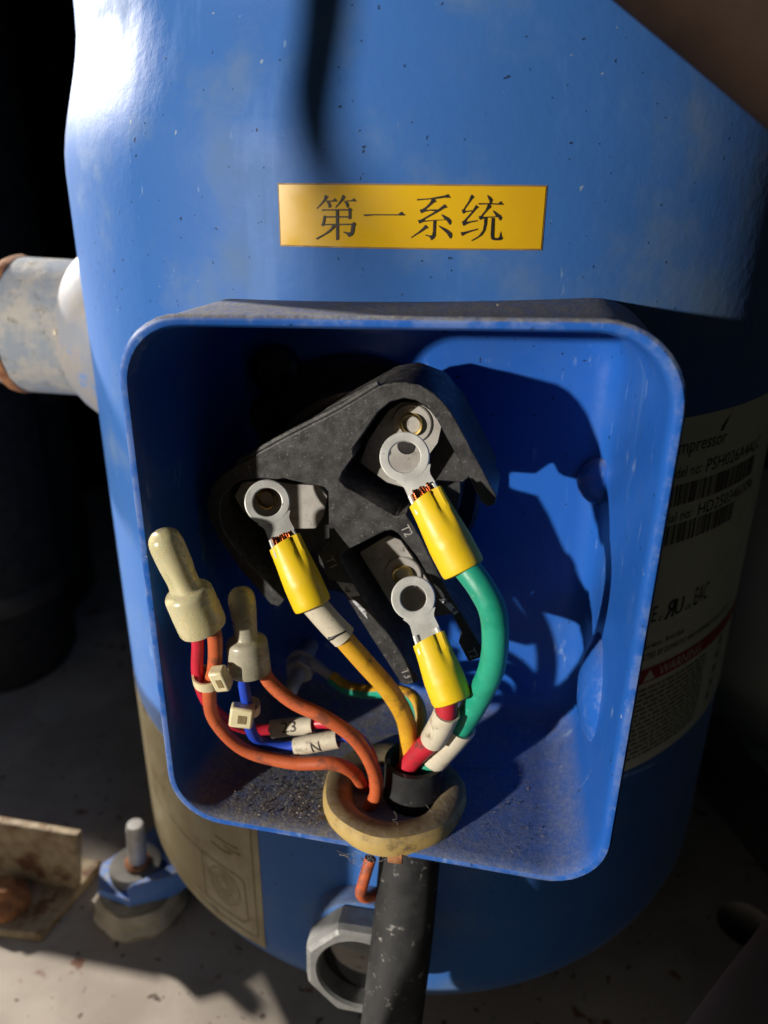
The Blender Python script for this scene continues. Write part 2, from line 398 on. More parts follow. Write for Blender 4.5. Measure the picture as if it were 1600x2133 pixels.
# terminal box: one pressed tray with a rolled rim
prof = [(1.6, 82), (1.0, 60), (.5, 14), (.45, 5.0), (.2, 3.2), (0, 2.0), (.1, .9), (.7, .15), (1.4, 0), (2.2, .3), (2.9, 1.4), (3.3, 4), (4.0, 14), (6.2, 50), (6.8, 59), (8.2, 64), (11, 66.6), (15, 67.4)]
loops = []
mb = MB(); vs = []; fs = []
for d, y in prof:
    L = loop(d); n = len(L); loops.append(n); vs += [Vector((p.x, y, p.y)) for p in L]
for i in range(len(prof)-1):
    for j in range(n): fs.append((i*n+j, i*n+(j+1) % n, (i+1)*n+(j+1) % n, (i+1)*n+j))
i = len(prof)-1; fs.append(tuple(i*n+j for j in range(n)))
mb.add(vs, fs); tbox = emit('terminal_box', mb, M['box'], comp, label='open blue terminal box with dusty rim and rounded corners', tri=False)
# pressed bosses in the corners of the box
def ellip(mb, c, rx, ry, rz, n=20, m=12):
    vs = []; fs = []
    for i in range(m+1):
        a = PI*i/m-PI/2
        for j in range(n):
            b = 2*PI*j/n; vs.append(Vector(c)+Vector((rx*math.cos(a)*math.cos(b), ry*math.cos(a)*math.sin(b), rz*math.sin(a))))
    for i in range(m):
        for j in range(n): fs.append((i*n+j, i*n+(j+1) % n, (i+1)*n+(j+1) % n, (i+1)*n+j))
    return mb.add(vs, fs)
for (u, v, y, rx, ry, rz) in ((1262, 1432, 40, 8.5, 15, 20), (1256, 1002, 66, 8, 4.5, 8), (505, 925, 67, 8, 4, 8)):
    mb = MB(); ellip(mb, at(u, v, y), rx, ry, rz); emit('pressed_boss', mb, M['box'], tbox)
# round pressed seat behind the terminal block
mb = MB(); cs = at(740, 1000, 67)
revolve(mb, [(42, 0.9), (42, -2.2), (40.5, -3.4), (38.5, -2.6), (36, -1.6), (0, -1.4)], (cs.x, 67, cs.z), (0, 1, 0), 56); emit('terminal_seat', mb, M['navy'], tbox)
mb = MB(); p = at(578, 768, 67); revolve(mb, [(8, 1), (8, -4), (6.6, -5), (6.0, -2), (0, -2)], (p.x, 67, p.z), (0, 1, 0), 28); emit('pressed_boss', mb, M['navy'], tbox)
# small rusty tab below the grommet
mb = MB(); p = at(824, 1784, -.4); box(mb, p+Vector((0, -.4, 0)), 4.4, 1.0, 4.0); emit('clip', mb, M['rust'], tbox, bevel=.3)

# stub fitting with weld collar on the left flank
so_ = at(140, 683, 128); ax = Vector((-1, -.10, .035)).normalized()
mb = MB(); revolve(mb, [(27.5, -40), (27.5, 16), (27.2, 19)], so_, ax, 48); stub = emit('stub_fitting', mb, M['stub'], comp, label='short weathered grey pipe stub with a rusty end')
mb = MB(); revolve(mb, [(27.7, 15.5), (28.3, 18), (27.6, 20.5)], so_, ax, 48, shape=lambda i, th: 1+.006*math.sin(9*th)+.004*math.sin(23*th)); emit('rust_band', mb, M['rust'], stub)
mb = MB(); revolve(mb, [(27.5, 20.2), (24.5, 26), (22.5, 26.4), (21.5, 24), (0, 24)], so_, ax, 48); emit('bevelled_end', mb, M['weld'], stub)
mb = MB(); revolve(mb, [(42, -36), (40, -28), (36.5, -20), (33, -14.5), (29.5, -10.5), (27.6, -9), (27, -12)], so_, ax, 56); emit('weld_collar', mb, M['weld'], comp, label='pale chalky weld collar around the pipe stub')
mb = MB(); p = at(118, 693, 100.2); ellip(mb, p, 1.3, 1.3, 1.3, 10, 6); emit('paint_bead', mb, M['marker'], stub)

# ------------------------------------------------------------------ stickers and their print
def patch(p0, p1, z0, z1, r, nx=24, nz=2, th=.12):
    mb = MB(); vs = []; fs = []
    for k, rr in enumerate((r, r-th)):
        for i in range(nz+1):
            for j in range(nx+1): vs.append(cyl(p0+(p1-p0)*j/nx, z0+(z1-z0)*i/nz, rr))
    A = (nx+1)*(nz+1)
    for i in range(nz):
        for j in range(nx):
            a = i*(nx+1)+j; fs += [(a, a+1, a+nx+2, a+nx+1), (A+a, A+a+nx+1, A+a+nx+2, A+a+1)]
    edge = [j for j in range(nx+1)]+[(i*(nx+1)+nx) for i in range(1, nz+1)]+[nz*(nx+1)+j for j in range(nx-1, -1, -1)]+[i*(nx+1) for i in range(nz-1, 0, -1)]
    for k in range(len(edge)): a, b = edge[k], edge[(k+1) % len(edge)]; fs.append((a, b, A+b, A+a))
    return mb.add(vs, fs)
def dphi(x): return math.degrees(math.asin((x-XB)/RB))
P0, P1, Z0, Z1 = dphi(-33.1), dphi(32.0), 12.1, 26.2
st = emit('sticker', patch(P0-.16, P1+.16, Z0-.4, Z1+.4, RB+.16, th=.3), M['stickeredge'], comp, label='yellow sticker with four black Chinese characters above the box')
emit('sticker_face', patch(P0, P1, Z0, Z1, RB+.3, th=.12), M['sticker'], st)
GL = [(16.0, (650, 395), [
 [(430,160),(545,230),(480,330),(400,420),(170,640),(155,610),(300,450),(390,320)],
 [(470,365),(690,355),(755,275),(850,395),(450,400)],
 [(490,400),(590,405),(635,520),(625,590),(580,605),(550,590),(540,520)],
 [(1015,160),(1115,235),(1050,330),(960,430),(790,600),(765,590),(890,430),(960,310)],
 [(1060,370),(1320,345),(1390,280),(1485,400),(1330,385),(1030,395)],
 [(1080,400),(1180,405),(1225,510),(1195,600),(1160,600),(1130,520)],
 [(310,650),(390,655),(1200,645),(1250,590),(1330,665),(1295,720),(1300,960),(1215,995),(1210,700),(380,695),(355,725)],
 [(785,700),(880,700),(890,1660),(800,1690)],
 [(390,850),(450,880),(410,1140),(390,1190),(350,1225),(290,1160),(335,1120)],
 [(440,885),(1215,880),(1215,930),(440,930)],
 [(400,1140),(1330,1130),(1380,1075),(1455,1150),(1415,1210),(1390,1430),(1330,1530),(1215,1575),(1150,1480),(1045,1430),(1050,1390),(1200,1425),(1280,1410),(1310,1180),(400,1180)],
 [(680,1180),(780,1190),(720,1290),(560,1430),(150,1665),(120,1620),(400,1470),(600,1310)]]),
 (16.0, (750, 395), [[(105,820),(450,815),(1260,820),(1385,725),(1515,860),(1300,860),(480,855),(150,885)]]),
 (16.0, (850, 395), [
 [(295,310),(700,285),(1240,185),(1335,140),(1425,270),(1200,270),(950,305),(700,325),(295,360)],
 [(790,310),(900,310),(910,360),(960,380),(850,440),(600,650),(560,730),(430,790),(385,660),(450,655),(580,580),(720,440)],
 [(560,680),(750,655),(1000,655),(1220,480),(1315,590),(1230,605),(950,770),(560,985),(540,1060),(370,1130),(325,1010),(420,1000),(560,920),(900,720),(700,700),(560,735)],
 [(540,1030),(830,1010),(1220,990),(1110,840),(1130,815),(1370,940),(1440,1040),(1430,1130),(1385,1180),(1270,1010),(850,1035),(540,1070)],
 [(840,1035),(935,1030),(910,1540),(860,1620),(765,1690),(740,1610),(680,1560),(570,1530),(575,1495),(720,1525),(800,1515),(825,1400)],
 [(575,1165),(680,1270),(600,1300),(400,1430),(90,1615),(100,1580),(350,1400),(480,1280)],
 [(1020,1190),(1300,1320),(1440,1430),(1460,1500),(1440,1600),(1400,1635),(1280,1450),(1020,1220)]]),
 (14.545, (950, 395), [
 [(475,140),(560,225),(500,270),(270,590),(270,640),(480,620),(480,655),(300,680),(210,735),(165,620),(220,590),(380,340),(440,190)],
 [(605,455),(690,530),(620,580),(320,920),(310,970),(650,920),(655,955),(420,1000),(310,1050),(220,1100),(170,970),(250,920),(480,660),(560,530)],
 [(135,1290),(270,1270),(660,1175),(660,1210),(400,1290),(270,1350),(175,1405)],
 [(940,150),(1050,220),(1105,300),(1065,420),(1010,430),(1010,340),(960,230)],
 [(670,405),(1000,405),(1280,410),(1355,345),(1440,460),(1000,445),(690,450)],
 [(960,445),(1035,450),(1060,525),(960,610),(810,780),(800,820),(1210,805),(1110,640),(1130,625),(1340,770),(1385,830),(1370,900),(1330,940),(1260,830),(860,850),(720,920),(680,810),(760,780),(900,600)],
 [(850,845),(940,850),(930,1010),(880,1230),(780,1380),(620,1480),(465,1560),(465,1530),(680,1400),(810,1230),(845,1050)],
 [(1075,850),(1160,850),(1140,1420),(1170,1465),(1270,1460),(1310,1430),(1350,1240),(1375,1430),(1410,1450),(1380,1510),(1300,1535),(1120,1530),(1060,1490),(1045,1380)]])]
def flatpoly(mb, pts):
    mb.add(pts, [tuple(range(len(pts)))])
for sc, (ou, ov_), polys in GL:
    mb = MB()
    for k, pl in enumerate(polys): flatpoly(mb, [cylpx(ou+x/sc, ov_+y/sc, RB+.42+.012*k) for x, y in pl])
    emit('character', mb, M['ink'], st, smooth=0, tri=True)

def text_mesh(s, cuts=0):
    cu = bpy.data.curves.new('txt', 'FONT'); cu.body = s; cu.size = 1; cu.resolution_u = 2
    o = bpy.data.objects.new('txt', cu); COL.objects.link(o)
    me = bpy.data.meshes.new_from_object(o.evaluated_get(bpy.context.evaluated_depsgraph_get()))
    if cuts:
        bm = bmesh.new(); bm.from_mesh(me); bmesh.ops.subdivide_edges(bm, edges=bm.edges, cuts=cuts, use_grid_fill=True); bmesh.ops.triangulate(bm, faces=bm.faces); bm.to_mesh(me); bm.free()
    vs = [v.co.copy() for v in me.vertices]; fs = [tuple(p.vertices) for p in me.polygons]
    bpy.data.objects.remove(o); bpy.data.curves.remove(cu); bpy.data.meshes.remove(me)
    x0, x1 = min(v.x for v in vs), max(v.x for v in vs); y0, y1 = min(v.y for v in vs), max(v.y for v in vs)
    return [((v.x-x0)/(x1-x0), (v.y-y0)/(y1-y0)) for v in vs], fs
def ctext(mb, s, p0, p1, z0, z1, r, mirror=False):
    uv, fs = text_mesh(s)
    mb.add([cyl(p0+(p1-p0)*(1-u if mirror else u), z0+(z1-z0)*v, r) for u, v in uv], fs)
def crect(mb, p0, p1, z0, z1, r, n=1):
    for k in range(n):
        a, b = p0+(p1-p0)*k/n, p0+(p1-p0)*(k+1)/n
        mb.add([cyl(a, z0, r), cyl(b, z0, r), cyl(b, z1, r), cyl(a, z1, r)], [(0, 1, 2, 3)])
dl = emit('data_label', patch(34.6, 74, -164.5, -35.3, RB+.2, 28, 2), M['label'], comp, label='cream data label with barcodes and red warning band')
r1 = RB+.34
mb = MB()
for tx, p0, p1, za, zb in (('compressor', 37.4, 49.5, -48.0, -43.4), ('Model no:', 37.6, 45.0, -54.2, -50.6), ('PSH026A4ALC', 46.0, 61.8, -54.6, -50.2), ('Serial no:', 37.4, 44.6, -68.8, -65.4),
        ('HD2503461096', 45.9, 62.2, -69.1, -65.0), ('CE', 38.4, 40.9, -104, -98), ('c', 41.4, 42.0, -104.5, -102.6), ('us', 47.0, 48.3, -104.4, -102.6), ('EAC', 48.9, 52.6, -104.3, -97.4),
        ('Refrigerant: R410A', 36, 47.8, -114.6, -112.0), ('PROTECTED BY DOMESTIC AND INTERNATIONAL PATENTS', 36.5, 63.6, -118.2, -116)):
    mb = MB(); ctext(mb, tx, p0, p1, za, zb, r1); emit('lettering', mb, M['labelink'], dl, smooth=0)
mb = MB(); flatpoly(mb, [cyl(p, z, r1) for p, z in ((47.7, -42), (48.3, -42.2), (48.9, -39.8), (49.8, -37), (48.9, -38.4), (48.0, -40.2))]); emit('logo_stroke', mb, M['labelink'], dl, smooth=0)
for k in range(5):
    mb = MB(); z = -130-6*k; crect(mb, 61.9-.3*k, 62.9-.3*k, z-3.4, z, r1); emit('side_print', mb, M['labelink'], dl, smooth=0)
mb = MB(); ctext(mb, 'R', 42.5, 44.3, -104.7, -98.0, r1+.02, True); ctext(mb, 'U', 44.5, 46.2, -104.5, -98.2, r1+.02)
ctext(mb, 'R', 42.62, 44.42, -104.6, -98.1, r1+.05, True); ctext(mb, 'U', 44.62, 46.32, -104.4, -98.3, r1+.05); emit('approval_mark', mb, M['labelink'], dl, smooth=0)
for (p0, p1, z0, z1) in ((36, 61, -63.4, -56.4), (36, 55.8, -76.6, -69.8)):
    mb = MB(); p = p0; rr = random.Random(int(-z0))
    while p < p1:
        wd = rr.choice((.12, .12, .22, .34)); crect(mb, p, min(p+wd, p1), z0, z1, r1); p += wd+rr.choice((.12, .14, .24, .3))
    emit('barcode', mb, M['labelink'], dl, smooth=0)
mb = MB(); crect(mb, 34.8, 71, -128.0, -122.2, r1, 14); rb = emit('warning_band', mb, M['redink'], dl, smooth=0)
mb = MB(); ctext(mb, 'WARNING', 43.4, 53.8, -127.2, -123.2, r1+.06)
flatpoly(mb, [cyl(p, z, r1+.06) for p, z in ((40.2, -127.3), (42.6, -127.3), (41.4, -123))]); emit('warning_text', mb, M['label'], dl, smooth=0)
mb = MB(); rr = random.Random(3)
for k in range(15):
    z = -130.2-2.05*k; p = 35.2
    while p < 56.5:
        q = p+rr.uniform(.5, 2.2); crect(mb, p, min(q, 56.8), z-1.05, z, r1); p = q+.35
emit('fine_print', mb, M['fadedink'], dl, smooth=0)

# wiring diagram label, lower left of the shell
wl = emit('wiring_label', patch(-62, -16.7, -254.0, -177, RB+.2, 28, 2), M['labelold'], comp, label='stained tan wiring diagram label with faint concentric circles')
def stroke(mb, pz, wd, r):      # a printed line of width wd (mm) through (phi, z) points
    k = math.radians(1)*RB
    for (a, b) in zip(pz[:-1], pz[1:]):
        d = Vector(((b[0]-a[0])*k, b[1]-a[1])); L = d.length
        if L < 1e-5: continue
        nn = Vector((-d.y, d.x))/L*wd/2
        m_ = max(1, int(L/6))
        for i in range(m_):
            p, q = Vector(a).lerp(Vector(b), i/m_), Vector(a).lerp(Vector(b), (i+1)/m_)
            mb.add([cyl(p.x-nn.x/k, p.y-nn.y, r), cyl(q.x-nn.x/k, q.y-nn.y, r), cyl(q.x+nn.x/k, q.y+nn.y, r), cyl(p.x+nn.x/k, p.y+nn.y, r)], [(0, 1, 2, 3)])
mb = MB()
stroke(mb, [(-18.1, -178.5), (-18.1, -250), (-60, -250)], .55, r1)
stroke(mb, [(-60, -221.4), (-21.2, -221.4), (-20.2, -223.5), (-19.9, -243), (-21, -245.6), (-60, -245.6)], .5, r1)
stroke(mb, [(-30.2, -222), (-30.0, -245)], .5, r1)
for rr_ in (2.6, 4.4, 6.4, 8.6):
    k = math.radians(1)*RB; stroke(mb, [(-24.9+rr_*math.cos(a*PI/18)/k, -232.0+1.0*rr_*math.sin(a*PI/18)) for a in range(37 if rr_ != 6.4 else 30)], .38, r1)
for z, a, b in ((-207, -26, -21), (-209.5, -24, -20.5), (-212, -27, -22.5)): stroke(mb, [(a, z), ((a+b)/2, z-.6), (b, z+.2)], 1.0, r1)
emit('printed_lines', mb, M['fadedink'], wl, smooth=0)

# sight glass: blue boss, grey nut, dark glass
sg = at(757, 1990, 19); axf = Vector((0.02, -1, .06)).normalized()
mb = MB(); revolve(mb, [(20.9, -30), (20.9, -4), (20.4, -3), (19.6, -2.6)], sg, axf, 40); boss = emit('sight_glass_boss', mb, M['shell'], comp)
def hexish(i, th):
    a = (th+PI/8) % (PI/4)-PI/8; return min(1/math.cos(a)*.935, 1.0)
mb = MB(); revolve(mb, [(20.5, -2), (20.5, 5.2), (19.6, 7.2), (18.2, 8.2), (15.2, 8.2), (14.4, 7.2), (14, 1), (14, -2)], sg, axf, 64, shape=lambda i, th: hexish(i, th) if i < 4 else 1); emit('sight_glass_nut', mb, M['castgrey'], boss, label='dull grey ring nut around a dark sight glass', smooth=18)
mb = MB(); revolve(mb, [(14.2, -3), (14.2, 1.2), (9, 1.9), (0, 2.1)], sg, axf, 40); emit('glass', mb, M['glass'], boss)

# ================================================================== THE TERMINAL BLOCK
def z1(x, y): return (400+x/2.4242, 720+y/2.4242)
YF = 26.0
FRONT = [(220,605),(480,462),(740,328),(880,242),(950,203),(1010,188),(1070,184),(1150,200),(1220,240),(1280,300),(1330,370),(1420,540),(1540,762),(1532,800),(1495,815),(1462,792),(1400,672),(1310,510),(1240,380),(1190,315),(1130,277),(1070,266),(1000,285),(935,340),(875,430),(810,520),(817,560),(760,640),(745,680),(770,712),(1030,865),(1080,850),(1150,960),(1245,1150),(1300,1250),(1480,1545),(1470,1572),(1395,1595),(1345,1500),(1365,1455),(1320,1370),(1220,1210),(1135,1065),(1040,950),(1010,932),(975,937),(880,985),(770,1040),(750,1065),(755,1090),(800,1165),(815,1200),(980,1440),(1155,1690),(1080,1715),(1055,1705),(900,1465),(725,1185),(695,1187),(640,1095),(637,1065),(690,1005),(692,970),(688,740),(665,715),(500,682),(350,672),(260,680),(195,710),(150,775),(140,850),(155,930),(200,1000),(275,1090),(470,1285),(440,1318),(395,1305),(250,1140),(130,965),(85,870),(75,800),(95,720),(150,650)]
FLOORP = [(85,870),(75,800),(95,720),(150,650),(220,605),(950,203),(1070,184),(1220,240),(1330,370),(1510,720),(1410,745),(1335,800),(1200,790),(1090,855),(1180,1010),(1340,1300),(1420,1450),(1310,1500),(1180,1520),(1080,1560),(960,1400),(760,1230),(700,1180),(640,1090),(560,1110),(440,1250),(250,1140),(130,965)]
def xz(pl, y=YF): return [at(*z1(*p), y) for p in pl]
tb = thing('terminal_block', at(760, 1350, 60), 'black plastic terminal block with three open wells on the back wall', 'terminal block')
mb = MB(); pts = xz(FRONT); prism(mb, pts, (0, 17.5, 0))
pts = [Vector((p.x, 43.2, p.z)) for p in xz(FLOORP)]; prism(mb, pts, (0, 9, 0))
cc = at(760, 1010, 52); revolve(mb, [(30, 0), (30, 17)], (cc.x, 51, cc.z), (0, 1, 0), 40)
emit('housing', mb, M['plastic'], tb, tri=True, smooth=40, bevel=.35)
# raised lip that runs along the top edge
mb = MB(); ed = [at(*z1(*p), YF+1.2) for p in ((235,590),(480,452),(740,318),(945,193))]
tube(mb, smooth_path(ed, 4), 1.0, 8); emit('edge_lip', mb, M['plastic'], tb)
PLATES = [([(990,330),(1060,285),(1150,290),(1220,340),(1258,410),(1240,490),(1190,560),(1090,720),(985,690),(850,590),(890,480)], (1108, 398), 62),
          ([(500,700),(635,706),(682,760),(664,860),(625,922),(500,924),(380,900),(260,840),(215,760),(255,690),(400,680)], (378, 775), 60),
          ([(845,1045),(990,958),(1052,982),(1180,1170),(1222,1240),(1150,1350),(1000,1300),(930,1180)], (1065, 1160), 62)]
for pl, (bx, by), br in PLATES:
    mb = MB(); pts = fillet([(p.x, p.z) for p in [at(*z1(*q), 36) for q in pl]], 1.0, 3); prism(mb, [(p.x, 36, p.y) for p in pts], (0, 1.6, 0))
    tp = emit('terminal_plate', mb, M['zinc'], tb, tri=True, bevel=.2)
    c = at(*z1(bx, by), 34.6); k = br/2.4242/8.0
    mb = MB(); revolve(mb, [(k*1.75, 1.3), (k*1.75, .9), (k*1.65, .6), (k*1.2, .6)], c, (0, 1, 0), 28); emit('washer', mb, M['zinc'], tp)
    mb = MB(); revolve(mb, [(k, 1.5), (k, -.6), (k*.94, -.9), (k*.80, -.8), (k*.74, -.2)]+[(k*(.74+.06*(q % 2)), .4+.5*q) for q in range(9)]+[(k*.72, 5.5), (0, 5.5)], c, (0, 1, 0), 28); emit('threaded_bush', mb, M['brass'], tp)
mb = MB(); c = at(*z1(1082, 505), 35.9); revolve(mb, [(2.6, .0), (2.3, -.1), (2.2, .05), (0, .06)], c, (0, 1, 0), 24); emit('screw_hole_shade', mb, M['ink'], tb)  # flat black disc painted for the shade inside a screw hole
# moulded terminal marks T1, T2, T3
def btext(s, u, v, ang, h):
    uv, fs = text_mesh(s); c = at(u, v, YF); mb = MB(); a = math.radians(ang); wd = h*.62*len(s)
    pts = []
    for x, y in uv:
        X, Y = (x-.5)*wd, (y-.5)*h; pts.append(c+Vector((X*math.cos(a)-Y*math.sin(a), -.14, X*math.sin(a)+Y*math.cos(a))))
    n = len(pts); mb.add(pts, fs); return mb
for s, u, v in (('T1', 690, 1170), ('T2', 848, 1105), ('T2', 985, 1360), ('T3', 847, 1402)):
    emit('moulded_mark', btext(s, u, v, -60, 2.6), M['zinc'], tb, smooth=0)
for pl in ([(728,1192),(812,1202),(850,1262),(800,1268),(880,1330),(885,1380)], [(1248,1282),(1290,1278),(1345,1345),(1325,1360)]):
    mb = MB(); flatpoly(mb, [at(*z1(*p), YF-.12) for p in pl]); emit('paint_smear', mb, M['chalk'], tb, smooth=0, tri=True)

# ================================================================== LUGS AND WIRES
def lug(root, C, Eu, ro, ri, w0, w1, s0, flat=.62, crease=1.0, strands=True):
    """ring lug at C; sleeve runs from fraction s0 of C->E to E. Returns the end point and direction."""
    C = Vector(C); E = Vector(Eu); t = (E-C).normalized(); L = (E-C).length
    n = (CAM-C).normalized(); n = (n-t*n.dot(t)).normalized(); s = n.cross(t)
    def P(a, b, c): return C+t*a+s*b+n*c
    mb = MB()
    revolve(mb, [(ri, .55), (ri+.25, .78), (ri+.5, .8), (ro-.35, .8), (ro-.05, .55), (ro, 0), (ro-.05, -.55), (ro-.4, -.8), (ri+.3, -.8), (ri, -.5)], C, n, 48, close=True)
    Ls = L*s0; secs = [(ro*.72, ro*.78, .62), (ro*.95, ro*.62, .66), (ro*1.1, ro*.58, .75), (Ls-1.8, w0*.40, 1.0), (Ls+3, w0*.42, 1.5)]
    vs = []; fs = []
    for (a, b, h) in secs: vs += [P(a, -b, -h), P(a, b, -h), P(a, b, h), P(a, b*.4, h*1.15), P(a, -b*.4, h*1.15), P(a, -b, h)]
    for i in range(len(secs)-1):
        for j in range(6): fs.append((i*6+j, i*6+(j+1) % 6, i*6+6+(j+1) % 6, i*6+6+j))
    fs += [tuple(range(6)), tuple(range(24, 30))]; mb.add(vs, fs)
    # rolled barrel lips
    for q in (-1, 1): tube(mb, [P(Ls-2.2, q*w0*.33, 1.1), P(Ls+3, q*w0*.36, 1.6)], .75, 8)
    lg = emit('ring_lug', mb, M['tin'], root, bevel=0)
    if strands:
        mb = MB(); rr = random.Random(int(C.x*10)+5)
        for k in range(9):
            b = (k-4)*w0*.066; e = rr.uniform(-.5, .9)
            tube(mb, [P(Ls-2.2-e, b, 1.5+.3*math.cos(k)), P(Ls-.2, b*1.05, 2.1+.25*math.sin(k*2)), P(Ls+3, b, 1.9)], .42, 6)
        emit('copper_strands', mb, M['copper'], lg)
    mb = MB(); N = 22; m = 40; vs = []; fs = []
    for i in range(N+1):
        q = i/N; sm = q*q*(3-2*q); wdt = (w0+(w1-w0)*min(1, sm*1.4))/2; tk = wdt*(flat+(1-flat)*min(1, sm*1.5)); a = Ls+(L-Ls)*q
        if i == N: wdt *= .96; tk *= .96
        for j in range(m):
            th = 2*PI*j/m; f = 1-crease*(.26*math.exp(-((th-1.05)/.16)**2)-.14*math.exp(-((th-.70)/.16)**2))*max(0, 1-q*1.9)-crease*.10*math.exp(-((th-2.5)/.25)**2)*max(0, 1-q*2.2)
            lip = .9*math.sin(th*1.0+.6)*(1-q)**6
            vs.append(P(a-lip, wdt*f*math.cos(th), tk*f*math.sin(th)+.5*(1-sm)))
    base = len(vs)
    for j in range(m): p = vs[j]; c0 = P(Ls, 0, .5); vs.append(c0+(p-c0)*.86+t*.15)
    for j in range(m): p = vs[j]; c0 = P(Ls, 0, .5); vs.append(c0+(p-c0)*.80+t*5)
    for i in range(N):
        for j in range(m): fs.append((i*m+j, i*m+(j+1) % m, (i+1)*m+(j+1) % m, (i+1)*m+j))
    for j in range(m):
        fs.append((j, (j+1) % m, base+(j+1) % m, base+j)); fs.append((base+j, base+(j+1) % m, base+m+(j+1) % m, base+m+j))
    e2 = len(vs)
    for j in range(m): p = vs[N*m+j]; c0 = P(L, 0, 0); vs.append(c0+(p-c0)*.86+t*.35)
    for j in range(m): fs.append((N*m+j, N*m+(j+1) % m, e2+(j+1) % m, e2+j))
    fs.append(tuple(e2+j for j in range(m))); mb.add(vs, fs)
    emit('crimp_sleeve', mb, M['lugyellow'], root)
    return P(L, 0, 0), t
def px(path): return [at(*p) for p in path]

# green wire, lug in the upper well
g = thing('green_power_wire', at(870, 1630, 24), 'thick green wire with yellow sleeved ring lug hanging at the upper well', 'wire')
e, t_ = lug(g, at(843, 952, 19), at(966, 1186, 9.5), 6.5, 4.05, 9.9, 11.6, .36)
mb = MB(); gp = [e-t_*4]+px([(1003, 1225, 6), (1030, 1290, 5), (1026, 1385, 8), (992, 1462, 14), (955, 1520, 19), (915, 1570, 22), (870, 1618, 23)])+[Vector((7, 24, -152))]
tube(mb, smooth_path(gp, 8), 3.55, 18); emit('insulation', mb, M['wgreen'], g)
mb = MB(); tube(mb, smooth_path(px([(962, 1512, 18.6), (935, 1545, 20.6), (904, 1580, 22.4)]), 5), 4.5, 18, hollow=3); emit('marker_sleeve', mb, M['marker'], g)

# yellow wire, lug in the left well
yw = thing('yellow_power_wire', at(845, 1630, 24), 'thick stained yellow wire with yellow sleeved ring lug at the left well', 'wire')
e, t_ = lug(yw, at(557, 1046, 20), at(652, 1262, 12.5), 6.25, 3.95, 9.6, 10.8, .385)
mb = MB(); yp = [e-t_*4]+px([(690, 1300, 12), (755, 1375, 13), (812, 1440, 16), (845, 1500, 19), (852, 1560, 21), (846, 1612, 23)])+[Vector((2, 25, -152))]
tube(mb, smooth_path(yp, 8), 2.85, 16); emit('insulation', mb, M['wyellow'], yw)
mb = MB(); mp = smooth_path([e-t_*1.5]+px([(690, 1300, 12), (717, 1327, 12.3)]), 5); tube(mb, mp, 3.6, 18, hollow=3); ms = emit('marker_sleeve', mb, M['marker'], yw)
fr = frames(mp); i = 8; (t0, a0, b0) = fr[i]; mb = MB()
pts = []
for k in range(9):
    s_ = k/8; th = math.radians(-50+84*s_); off = -1.4*math.sin(s_*PI)*-.4+1.1*s_*s_
    pts.append((mp[i]+a0*3.7*math.cos(th)+b0*3.7*math.sin(th)-t0*off*1.3))
tube(mb, pts, lambda s: .22+.45*s**3, 6); emit('handwritten_mark', mb, M['ink'], ms)

# red wire, lug in the lower well
rw = thing('red_power_wire', at(835, 1640, 22), 'thick red wire with yellow sleeved ring lug at the lower well', 'wire')
e, t_ = lug(rw, at(861, 1246, 20), at(942, 1458, 9.5), 6.2, 3.6, 9.7, 11.4, .40, strands=False)
mb = MB(); rp = [e-t_*4]+px([(928, 1492, 11), (905, 1535, 15), (862, 1578, 19), (838, 1615, 21)])+[Vector((-1, 21, -152))]
tube(mb, smooth_path(rp, 8), 3.15, 16); emit('insulation', mb, M['wred'], rw)
mb = MB(); tube(mb, smooth_path(px([(932, 1482, 10.6), (920, 1508, 12.2), (902, 1540, 15.2)]), 5), 3.75, 18, hollow=3); emit('marker_sleeve', mb, M['marker'], rw)

# earth stud with striped wire
sx = at(641, 1362, 62)
es = thing('earth_stud', (sx.x, 60, sx.z), 'short steel earth stud with hex nut on the back wall', 'stud')
mb = MB(); P_ = [(2.6, 68), (2.6, 51)]+[(2.6-.22*(k % 2), 51-.55*k) for k in range(22)]+[(1.9, 38.2), (0, 38)]
revolve(mb, [(r, -(y-60)) for r, y in P_], (sx.x, 60, sx.z), (0, -1, -.05), 20); emit('bolt', mb, M['steel'], es)
mb = MB(); revolve(mb, [(5.2, 5), (5.2, 9), (4.7, 9.6), (2.7, 9.6)], (sx.x, 60, sx.z), (0, -1, -.05), 6); emit('nut', mb, M['steel'], es, smooth=0, bevel=.3)
ew = thing('earth_wire', at(865, 1620, 27), 'yellow and green striped earth wire bolted to the back wall', 'wire')
mb = MB(); revolve(mb, [(2.8, 0), (2.8, 1.2), (5.6, 1.2), (5.6, 0)], (sx.x, 56, sx.z), (0, -1, 0), 28, close=True)
tube(mb, px([(650, 1378, 54.5), (700, 1418, 50)]), lambda s: 2.0-.3*s, 10); emit('ring_lug', mb, M['steel'], ew)
ep = smooth_path(px([(690, 1410, 51), (722, 1432, 49), (770, 1441, 45), (820, 1440, 40), (858, 1453, 36), (874, 1490, 32), (868, 1540, 29), (858, 1610, 27)])+[Vector((3, 27, -152))], 8)
mb = MB(); tube(mb, ep, 2.35, 14); ins = emit('insulation', mb, M['wyellow'], ew)
mb = MB(); tube(mb, ep, 2.42, 6, arc=(-.2, 1.3)); tube(mb, ep, 2.42, 6, arc=(2.9, 4.4)); emit('green_stripe', mb, M['wgreen'], ins)

